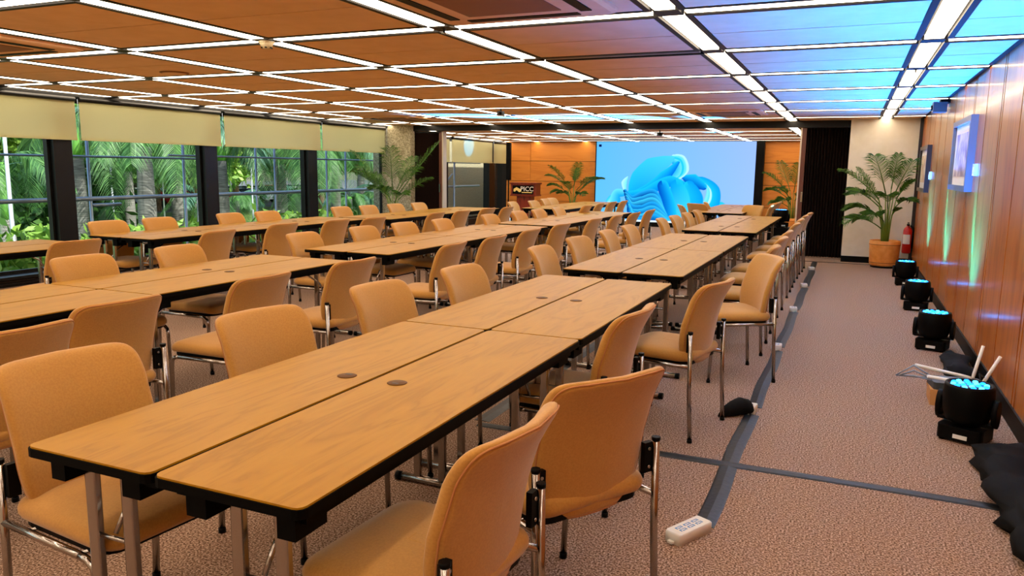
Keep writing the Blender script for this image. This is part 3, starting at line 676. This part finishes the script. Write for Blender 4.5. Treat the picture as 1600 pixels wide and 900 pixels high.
# ------------------------------------------------------------------ router, box, cables, cloth
def router():
    c = empty('cardboard_box', (.70, 5.5, 0), 0, 'brown cardboard box holding up a router beside the teak wall', 'box')
    b = MB().box(-.15, .15, -.12, .12, 0, .1).build('carton', cardboard, c); MB().box(-.154, .154, -.124, .124, .07, .102).build('lid', cardboard, c)
    put('lettering', text_mesh('tp-link', .05, dev_gray), c, (.02, -.1245, .035)).rotation_euler = (R(90), 0, 0)
    r = empty('wifi_router', (.70, 5.5, .103), R(8), 'grey router with four white antennas on the cardboard box', 'router')
    bd = MB().prism(rrect(.3, .2, .02, 3), 0, .045).build('body', dev_gray, r); MB().box(-.09, .09, -.02, .05, .045, .055).build('top_plate', frame_bl, bd)
    for sx, sy, tx, ty, tz in ((.12, .1, .16, .1, .26), (.13, -.06, .2, -.1, .24), (.1, -.1, -.2, -.13, .09), (.1, .08, -.22, .12, .1)):
        MB().tube([(sx, sy, .02), (sx, sy, .05), (sx+(tx-sx)*.12, sy+(ty-sy)*.12, .05+(tz-.05)*.12), (tx, ty, tz)], [.012, .015, .016, .015], 6, flat=.7).build('antenna', white_pl, r)
    for k in range(3):
        MB().tube([(-.1, -.02+.02*k, .03), (-.25, -.02+.02*k, .06+.03*k), (-.3-.02*k, .05, .04), (-.22, .12, .02), (-.05, .11, .03)], .006, 6).build('cable', cable_g, r)
    x = MB().tube([(.9, 5.6, .01), (.86, 5.5, .18), (.8, 5.35, .24), (.82, 5.2, .1), (.86, 5.1, .015)], .006, 6).build('power_cable', black); tag(x, 'thin black cable looping up behind the router', 'cable')
router()
def cloth(pts, rad, label, seed):
    rs = np.random.default_rng(seed); rings = []; n = 18; M = len(pts)
    for k, (x, y) in enumerate(pts):
        x2, y2 = pts[min(k+1, M-1)]; x1, y1 = pts[max(k-1, 0)]; d = Vector((x2-x1, y2-y1, 0)).normalized(); s = Vector((d.y, -d.x, 0))
        rr = rad*(.35 if k in (0, M-1) else rs.uniform(.75, 1.15)); ring = []
        for i in range(n):
            a = 2*math.pi*i/n; q = rr*(1+.22*math.sin(3*a+k*1.1)+.12*rs.normal()); h = max(0.002, .55*q*math.sin(a)+.35*rr)
            ring.append(Vector((x, y, 0))+s*(q*math.cos(a))+Vector((0, 0, h)))
        rings.append(ring)
    o = MB().rings(rings).build('cloth_cover', cloth_black); tag(o, label, 'cloth', 'black cloths along the teak wall'); return o
cloth([(.80, 4.55-.11*k) for k in range(14)], .13, 'long bunched black cloth trailing along the wall from the brightest stage light', 2)
cloth([(.82, 6.05+.1*k) for k in range(9)], .10, 'bunched black cloth on the floor between router and stage light', 3)
cloth([(.84, 8.2+.1*k) for k in range(8)], .08, 'small black cloth lying before the middle stage lights', 4)
cloth([(.85, 10.2+.1*k) for k in range(8)], .07, 'small black cloth lying near the stage light by the pot', 5)

# ------------------------------------------------------------------ tape and sockets on the carpet
def tape(p, w_, label, z=.0025, grp='floor tape'):
    vs = []; M = len(p)
    for k, (x, y) in enumerate(p):
        x2, y2 = p[min(k+1, M-1)]; x1, y1 = p[max(k-1, 0)]; d = Vector((x2-x1, y2-y1)).normalized(); q = w_/2+random.uniform(-.002, .002)
        vs.append(((x-d.y*q, y+d.x*q), (x+d.y*q, y-d.x*q), (x, y)))
    mb = MB(); rs = []
    for (l, r_, c) in vs: rs.append([(l[0], l[1], .0002), ((l[0]*.8+c[0]*.2), (l[1]*.8+c[1]*.2), z), (c[0], c[1], z+.004), ((r_[0]*.8+c[0]*.2), (r_[1]*.8+c[1]*.2), z), (r_[0], r_[1], .0002)])
    mb.rings(rs, True, True, False); o = mb.build('floor_tape', tape_m); tag(o, label, 'tape', grp)
SOCK = [2.95, 4.72, 6.55, 8.48, 10.38, 12.3]
for k in range(5):
    y0, y1 = SOCK[k]+.1, SOCK[k+1]-.06
    tape([(-.46+.006*math.sin(k*2+q), y0+(y1-y0)*q/8) for q in range(9)], .088, 'strip of black floor tape between white socket boxes, %s from the screen' % ORD[4-k])
tape([(-.47, 12.36), (-.47, 12.9), (-.475, 13.42)], .085, 'black floor tape ending at the carpet border by the partition')
tape([(-1.86+.2625*q, 3.79+.006*math.sin(q)) for q in range(11)], .07, 'black floor tape crossing the aisle from table legs to teak wall', .006)
tape([(-1.87, 3.85+.2*q) for q in range(15)], .1, 'black floor tape running under the aisle-side table row')
def socket(x, y, rz, L, label, prints=1):
    r = empty('socket_box', (x, y, 0), rz, label, 'power socket', 'white socket boxes on the carpet')
    MB().rings([[(px*s, py*s, z) for px, py in rrect(.075, L, .01, 3)] for s, z in ((1, 0), (1, .04), (.95, .046))]).build('housing', white_pl, r)
    for k in range(prints):
        yy = (k-(prints-1)/2)*.05
        f = MB()
        for dx in (-.011, .011):
            f.box(dx-.007, dx+.007, yy-.018, yy-.013, .046, .0468); f.box(dx-.007, dx+.007, yy+.013, yy+.018, .046, .0468); f.box(dx-.007, dx-.004, yy-.018, yy+.018, .046, .0468); f.box(dx+.003, dx+.007, yy-.008, yy+.008, .046, .0468)
        f.build('outlet', blue_print, r)
    MB().box(-.012, .012, -L/2-.015, -L/2+.002, .005, .014).build('tab', white_pl, r)
socket(-.5, 2.94, R(-27), .21, 'long white socket box with three blue outlet marks at the tape end', 3)
for k in range(1, 6):
    socket(-.475, SOCK[k], R(-12+6*k), .11, ['', 'white socket box half covered by a black cloth bag', 'white socket box on the tape beside the fourth aisle chair', 'white socket box on the tape, third from the partition', 'white socket box on the tape, second from the partition', 'white socket box on the tape nearest the partition'][k])
bag = MB(); rr_ = []
for k, (x, y, q) in enumerate(((-.63, 4.53, .008), (-.6, 4.56, .035), (-.56, 4.6, .05), (-.52, 4.65, .058), (-.48, 4.68, .05), (-.455, 4.7, .02))):
    rr_.append([(x+q*.7*math.cos(a*R(30)), y-q*.7*math.cos(a*R(30)), max(.002, q*.9+q*.9*math.sin(a*R(30)))) for a in range(12)])
tag(bag.rings(rr_).build('cloth_pouch', cloth_black), 'small black cloth pouch lying against a white socket box', 'pouch')
s = empty('power_strip', (-1.87, 6.72, .008), R(-20), 'white power strip on the carpet under the aisle-side table row', 'power strip'); MB().prism(rrect(.06, .26, .01, 2), 0, .04).build('housing', cream_pl, s)
for k in range(3): MB().box(-.015, .015, -.09+.07*k, -.06+.07*k, .04, .0405).build('outlet', black, s)
s = empty('power_strip', (-2.55, 4.95, 0), R(-60), 'white power strip on the carpet in the aisle behind middle row chairs', 'power strip'); MB().prism(rrect(.06, .26, .01, 2), 0, .04).build('housing', cream_pl, s)
for k in range(3): MB().box(-.015, .015, -.09+.07*k, -.06+.07*k, .04, .0405).build('outlet', black, s)
c = MB().tube([(-3.1, 3.3, .006), (-2.8, 3.8, .006), (-2.62, 4.4, .006), (-2.55, 4.82, .012)], .006, 5).build('power_cable', black); tag(c, 'black cable on the carpet running to the aisle power strip', 'cable')
c = MB().tube([(-2.5, 5.08, .012), (-2.45, 5.8, .006), (-2.6, 6.8, .006), (-2.5, 8.0, .006)], .006, 5).build('power_cable', black); tag(c, 'black cable on the carpet leaving the aisle power strip towards the screen', 'cable')

# ------------------------------------------------------------------ fittings on the ceiling
def cassette(x, y, label):
    r = empty('air_conditioner', (x, y, ZC), 0, label, 'air conditioner', 'ceiling air conditioners'); s = .52
    MB().rings([[(px*q, py*q, z) for px, py in rrect(2*s, 2*s, .06, 3)] for q, z in ((1, .0), (1, -.018), (.95, -.028), (.6, -.03))], True, True, False).build('face_panel', panel_ceil, r)
    MB().box(-.27, .27, -.27, .27, -.034, -.028).build('intake_grille', panel_grill, r)
    for k in range(4):
        v = MB(); v.box(-.33, .33, .36, .42, -.034, -.02); v.xform(Matrix.Rotation(R(90*k), 4, 'Z')); v.build('air_slot', black, r)
panel_grill = plain('grille_brown', '#8A5A3C', .6)
cassette(-1.74, 3.68, 'ceiling air conditioner over the aisle-side tables, farthest from the screen')
cassette(-5.9, 3.68, 'ceiling air conditioner over the window-side tables, farthest from the screen')
cassette(-1.74, 11.8, 'ceiling air conditioner over the aisle-side tables near the partition')
cassette(-7.35, 11.8, 'ceiling air conditioner near the blinds and the pebbled pillar')
def det(x, y, z, label, k=0):
    r = empty('smoke_detector', (x, y, z), 0, label, 'detector', 'ceiling detectors')
    MB().lathe([(.055, 0), (.055, -.015), (.048, -.018)], n=20).build('base', cream_pl, r); h = MB().lathe([(.05, -.018), (.03, -.055), (.0, -.058)], n=20, cap=False).build('sensor', cream_pl, r)
    for i in range(6): a = R(60*i); MB().cbox((.033*math.cos(a), .033*math.sin(a), -.05), (.012, .012, .008)).build('vent', black, h)
det(SX[3], SY[4], ZC+.002, 'ivory smoke detector hanging at a light grid crossing')
r = empty('ceiling_speaker', (-5.95, 5.55, ZC), 0, 'round brown speaker disc flush in a ceiling panel', 'speaker'); MB().lathe([(.13, 0), (.13, -.008), (.11, -.012)], n=28).build('rim', panel_grill, r); MB().lathe([(.11, -.0125), (0, -.0126)], n=28, cap=False).build('mesh_cover', panel_ceil, r)
def proj(x, y, z, label):
    r = empty('ceiling_camera', (x, y, z), R(20), label, 'camera', 'ceiling cameras'); MB().cyl((0, 0, 0), (0, 0, -.05), .012, 8).build('mount', black, r); b = MB().cbox((0, 0, -.07), (.1, .14, .06)).build('body', dev_gray, r); MB().cyl((0, -.07, -.07), (0, -.09, -.07), .022, 12).build('lens', black, b)
proj(-4.75, 10.35, ZC, 'small dark camera hanging from the hall ceiling'); proj(-3.4, 14.6, ZC2, 'small dark camera hanging just behind the ceiling step')
for x, y, l in ((SX[2], SY[4], 'sprinkler head at the light crossing beside the near air conditioner'), (SX[0], SY[6], 'sprinkler head on the light line over the open aisle')):
    r = empty('sprinkler', (x, y, ZC+.004), 0, l, 'sprinkler'); MB().lathe([(.02, 0), (.02, -.006), (.006, -.01), (.006, -.03)], n=10).build('body', bronze, r); MB().lathe([(.016, -.032), (.016, -.035)], n=10).build('deflector', chrome, r)

# ------------------------------------------------------------------ outside
GZ = -2.2
grass_m = noisy('lawn', '#3E5A22', '#6E8A3A', 3, 5, .95); asphalt = noisy('asphalt', '#4A4C4C', '#626462', 2, 4, .9)
struct('ground_lawn', MB().box(-48, -9.4, -20, 90, GZ-.3, GZ), grass_m)
struct('ground_road', MB().box(-130, -48, -40, 180, GZ-.3, GZ-.002).box(-48, 40, 90, 180, GZ-.3, GZ-.002), asphalt)
def rail():
    r = empty('pipe_frame', (-9.85, 8, 0), 0, 'blue-grey steel pipe frame standing outside the windows', 'pipe frame')
    X0 = 0
    MB().tube([(0, -8, .955), (0, 12, .955)], .03, 8).build('pipe', steel, r)
    for a, b2, z in ((-8, 1.6, 1.545), (.95, 12, 1.59)): MB().tube([(.03, a, z), (.03, b2, z)], .016, 6).build('pipe', steel, r)
    for y in (-2.5, -.4, 1.3, 2.95, 3.45, 5.0, 5.65): MB().tube([(-.03, y, -4), (-.03, y, 3.2)], .022, 6).build('pipe', steel, r)
    MB().tube([(-.04, -.38, .86), (-.04, .1, .86)], .025, 6).build('pipe', steel, r)
    for y in (8.2, 10.4): MB().tube([(.05, y, -4), (.05, y, 3.2)], .03, 6).build('pipe', steel, r)
    MB().tube([(.1, 8.3, .1), (.1, 10.2, 1.3)], .02, 6).build('pipe', steel, r)
rail()
def ray(px, X):      # where the sight line through photo column px meets the plane x = X (site planning only)
    tab = [(0, .644), (113, .747), (343, 1.02), (501, 1.30), (600, 1.53), (720, 1.86)]
    for (a, ra), (b2, rb) in zip(tab, tab[1:]):
        if px <= b2: return -X*(ra+(rb-ra)*(px-a)/(b2-a))
    return -X*1.86
leaf_a = leafy('tree_leaf_bright', '#3F6E1C', '#94B84A', .3); leaf_b = leafy('tree_leaf_mid', '#2A5218', '#6A9436', .3); leaf_c = leafy('tree_leaf_deep', '#1E3F18', '#446E2C', .3)
bark = noisy('tree_bark', '#4A3A2C', '#7A6450', 14, 5, .95, stretch=(1, 1, .3)); palm_bark = noisy('palm_bark', '#55534E', '#8C8A84', 9, 4, .9, stretch=(.4, .4, 6), bump=.4)
palm_green = plain('palm_crownshaft', '#5C9A34', .45); palm_leaf = leafy('palm_frond_leaf', '#2A5A2A', '#6E9E58', .25); palm_leaf2 = leafy('palm_frond_leaf_blue', '#2E5F44', '#78A890', .25)
def crown(n, rx, ry, rz, size, seed):
    g = np.random.default_rng(seed); nc = 70
    c = g.normal(size=(nc, 3)); c /= np.linalg.norm(c, axis=1)[:, None]; c *= g.uniform(.45, 1, nc)[:, None]**.6; c[:, 2] = np.where(c[:, 2] < -.35, c[:, 2]*.5, c[:, 2])
    k = g.integers(0, nc, n); p = c[k]*[rx, ry, rz]+g.normal(size=(n, 3))*[.16*rx, .16*ry, .11*rz]
    a = g.normal(size=(n, 3)); a /= np.linalg.norm(a, axis=1)[:, None]; b = np.cross(a, g.normal(size=(n, 3))); b /= np.linalg.norm(b, axis=1)[:, None]
    s = size*g.uniform(.6, 1.3, n)[:, None]
    V = np.stack([p-a*s, p+b*s*.38, p+a*s, p-b*s*.38], 1).reshape(-1, 3); F = np.arange(4*n).reshape(n, 4)
    return V, F
cr_cache = {}
def tree(x, y, h, rx, rz, kind, label, n=5000, size=.32):
    h -= 1.8
    r = empty('broadleaf_tree', (x, y, GZ), random.uniform(0, 6), label, 'tree', 'trees beyond the windows')
    key = (kind, rx, rz)
    if key not in cr_cache:
        V, F = crown(n, rx, rx, rz, size, len(cr_cache)+1); me = bpy.data.meshes.new('foliage'); me.from_pydata(V.tolist(), [], F.tolist()); me.materials.append((leaf_a, leaf_b, leaf_c)[kind]); cr_cache[key] = me
    put('foliage', cr_cache[key], r, (0, 0, h))
    tk = MB(); tk.tube([(0, 0, 0), (.15, .1, h*.35), (.1, -.1, h*.6), (.3, .2, h)], [.3, .24, .2, .08], 9)
    for k in range(4): a = k*1.6; tk.tube([(.1, 0, h*(.38+.06*k)), (rx*.35*math.cos(a), rx*.35*math.sin(a), h*.75), (rx*.6*math.cos(a), rx*.6*math.sin(a), h*1.02)], [.14, .1, .04], 6)
    tk.build('trunk', bark, r)
T3 = ['bright green feathery tree', 'mid green leafy tree', 'deep green tree']
spots = [(20, -30, 7.5, 5.0, 3.0, 0), (75, -38, 8, 5.5, 3.6, 0), (50, -24, 3.4, 2.8, 2.2, 2), (150, -42, 7.5, 5.5, 4.0, 1), (230, -50, 9, 6.5, 5.0, 1), (290, -40, 6.0, 5.0, 3.4, 0), (360, -44, 7.0, 5.5, 4.0, 0), (430, -46, 8.5, 6.5, 5.0, 1), (500, -38, 7.5, 5.5, 4.0, 1), (560, -42, 8.5, 6.5, 5.0, 2), (620, -36, 7.0, 5.5, 4.0, 1), (-20, -34, 8, 5.5, 4, 1), (110, -58, 10, 8, 6, 2), (330, -62, 10, 8, 6, 2), (470, -64, 11, 8, 6, 2), (600, -58, 10, 8, 6, 2), (20, -60, 10, 8, 6, 2), (220, -66, 11, 8, 6, 2), (700, -50, 9, 8, 6, 1)]
where = ['behind the near white pole', 'left of the first dark column', 'low beside the near white pole', 'behind the green palm crownshaft', 'behind the tall grey palm trunk', 'over the parked red car', 'past the second dark column', 'behind the twin palm trunks', 'behind the curved green palm stem', 'behind the window by the pillar', 'behind the pebbled pillar edge', 'at the window end far from the screen', 'in the back rank behind the first column', 'in the back rank over the car park', 'in the back rank behind twin palms', 'in the back rank near the pillar', 'in the back rank by the near pole', 'in the back rank behind grey palm', 'in the stage bay window']
for (px, X, h, rx, rz, k), wh in zip(spots, where): tree(X, ray(px, X), h, rx, rz, k, '%s %s' % (T3[k], wh), n=5200 if rx < 6 else 6500, size=.30 if rx < 6 else .42)
random.seed(5)
fr_m = [frond_mesh('palm_frond', 3.0, d, 64, .9, .034, m_, rr, -.35) for d, rr, m_ in ((1.3, 1.2, palm_leaf), (1.7, 1.3, palm_leaf), (1.1, 1.5, palm_leaf2), (1.9, 1.2, palm_leaf))]
def palm(px, X, h, rad, shaft, label, nf=14, ph=0., scale=1.0):
    if h > 3: h -= 1.8
    y = ray(px, X); r = empty('palm_tree', (X, y, GZ), 0, label, 'palm tree', 'palm trees beyond the windows')
    MB().tube([(0, 0, 0), (0, 0, h*.25), (.02, 0, h*.6), (0, .02, h)], [rad*1.25, rad, rad*1.05, rad*.8], 14).build('trunk', palm_bark, r)
    if shaft: MB().tube([(0, .02, h-.02), (0, .02, h+.25*shaft), (0, .02, h+shaft*.7), (0, .02, h+shaft)], [rad*.8, rad*.85, rad*.55, rad*.35], 12).build('crownshaft', palm_green, r)
    for k in range(nf):
        f = put('frond', fr_m[(k*3+int(ph*7)) % 4], r, (0, 0, h+shaft*.93), ph+k*2.399); f.scale = (scale,)*3
        f.rotation_euler[1] = R(random.uniform(-25, 25))
PL = [(212, -17, 5.9, .22, .9, 'palm with a thick ringed grey trunk before the car park', .3), (186, -22, 5.2, .16, 1.75, 'slim palm with a bright green crownshaft beside the grey trunk', 1.2), (2, -15, 4.35, .15, 1.1, 'short palm with green crownshaft at the near white pole', 2.2),
      (428, -19, 5.5, .24, .8, 'palm with a stout trunk left of the second green stem', .8), (472, -16, 4.9, .22, 2.4, 'palm with a tall curved green stem before the third column', 2.9), (520, -20, 5.5, .2, .8, 'palm with a white trunk past the third dark column', 1.9), (560, -24, 5.4, .2, .9, 'palm seen through the window next to the pillar', .1), (345, -20, 5.6, .2, .8, 'palm hidden partly by the second dark column', 1.4), (118, -20, 5.6, .18, .9, 'palm hidden partly by the first dark column', 2.0), (705, -16, 5.2, .18, .9, 'palm seen through the stage bay window', .6), (262, -23, 5.5, .2, .8, 'palm with drooping fronds above the parked white car', 2.5)]
for px, X, h, rad, sh, l, ph in PL: palm(px, X, h, rad, sh, l, 11, ph, .5 if px == 2 else 1.0)
for k, (px, X) in enumerate(((300, -26), (362, -27), (540, -24), (590, -23), (455, -28))):
    palm(px, X, 2.0, .2, .1, ['low fan-crowned cycad by the parked red car', 'low fan-crowned cycad past the second dark column', 'low fan-crowned cycad past the third dark column', 'low fan-crowned cycad at the pillar window', 'low fan-crowned cycad between the twin palms'][k], 12, k*.9, .62)
for k, (px, X, rr_) in enumerate(((10, -14, .045), (77, -24, .045), (162, -22, .04), (298, -22, .045), (386, -24, .04), (240, -40, .05))):
    p_ = MB().tube([(0, 0, 0), (0, 0, (4.2, 3.9, 4.5, 2.6, 3.6, 4.5)[k])], [rr_, rr_*.7], 8).build('flag_pole', pole_w, None, (X, ray(px, X), GZ)); tag(p_, ['thick white flag pole at the near end of the windows', 'white flag pole left of the first dark column', 'white flag pole beside the green palm crownshaft', 'white flag pole before the parked red car', 'white flag pole past the second dark column', 'distant white flag pole behind the grey palm'][k], 'flag pole', 'white flag poles')
# hedge shrubs just outside
for k, px in enumerate((-10, 25, 60, 135, 160, 210, 300, 345, 410, 440, 500, 540)):
    X = -12.2-.5*(k % 3); V, F = crown(900, .8, .8, .9, .13, 60+k); o = empty('shrub', (X, ray(px, X), GZ), 0, ['shrub outside at the end of the windows away from the screen', 'shrub outside beside the thick white flag pole', 'shrub outside just short of the first dark column', 'shrub outside just past the first dark column', 'shrub outside below the slim green-shafted palm', 'shrub outside below the thick grey palm trunk', 'shrub outside before the parked cars', 'shrub outside behind the second dark column', 'shrub outside below the stout-trunked palm', 'shrub outside short of the curved green stem', 'shrub outside behind the third dark column', 'shrub outside in the window next to the pillar'][k], 'shrub', 'shrubs close outside the windows')
    me = bpy.data.meshes.new('foliage'); me.from_pydata(V.tolist(), [], F.tolist()); me.materials.append(leaf_a); put('foliage', me, o, (0, 0, 1.6)); MB().tube([(0, 0, 0), (.05, 0, .8), (0, .05, 1.5)], [.06, .05, .03], 6).build('stem', bark, o)
# parked cars
tyre = plain('tyre', '#111111', .8); cglass = plain('car_glass', '#1A242C', .1)
ORDX = ORD+['thirteenth', 'fourteenth']
def car(X, y, col, label, rz):
    r = empty('parked_car', (X, y, GZ), rz, label, 'car', 'parked cars'); cm = plain('car_paint', col, .25)
    prof = [(-2.1, .35), (-2.15, .7), (-2.0, .9), (-1.2, 1.0), (-.6, 1.42), (.7, 1.45), (1.4, 1.02), (2.05, .95), (2.15, .6), (2.1, .35)]
    b = MB(); n = len(prof); w_ = .88
    b.add([(x, -w_*(1 if z < 1.05 else .8), z) for x, z in prof]+[(x, w_*(1 if z < 1.05 else .8), z) for x, z in prof], [tuple(range(n)), tuple(reversed(range(n, 2*n)))]+[(i, n+i, n+(i+1) % n, (i+1) % n) for i in range(n)])
    b.build('body', cm, r)
    MB().add([(-1.17, -.72, 1.03), (-1.17, .72, 1.03), (-.63, .68, 1.41), (-.63, -.68, 1.41)], [(0, 3, 2, 1)]).add([(1.37, -.72, 1.05), (1.37, .72, 1.05), (.74, .68, 1.44), (.74, -.68, 1.44)], [(0, 1, 2, 3)]).build('windscreen', cglass, r).location = (0, 0, .012)
    for s in (-1, 1):
        MB().add([(-1.0, s*.86, 1.06), (1.2, s*.86, 1.06), (.65, s*.735, 1.38), (-.5, s*.735, 1.38)], [(0, 1, 2, 3)]).build('side_glass', cglass, r)
        for x in (-1.3, 1.3): MB().cyl((x, s*.72, .33), (x, s*.9, .33), .33, 14).build('wheel', tyre, r)
CC = [('#D8DADC', 'white'), ('#B01E1E', 'red'), ('#9EA4AA', 'silver'), ('#20242A', 'black')]
for rank, (X, y0, nn) in enumerate(((-55, 34, 14), (-61.5, 38, 14))):
    for k in range(nn):
        c_ = random.choice((0, 0, 1, 2, 2, 3)) if not (rank == 0 and k in (6, 7)) else 1
        car(X, y0+3.0*k, CC[c_][0], '%s car parked outside in the %s rank, %s from the stage end' % (CC[c_][1], ('nearer', 'farther')[rank], ORDX[nn-1-k]), R(random.uniform(-5, 5)))
# low building far behind the trees
b_ = empty('low_building', (-70, 46, GZ), R(10), 'long low beige building behind the car park trees', 'building'); MB().box(-3, 3, -26, 26, 0, 4).build('walls', plain('building_wall', '#8E8470', .9), b_); MB().box(-3.5, 3.5, -26.5, 26.5, 4, 4.6).build('roof', plain('roof_brown', '#7A4A3A', .8), b_)
for k in range(10): MB().box(2.98, 3.03, -23+k*5, -20.5+k*5, 1.2, 2.8).build('window', cglass, b_)
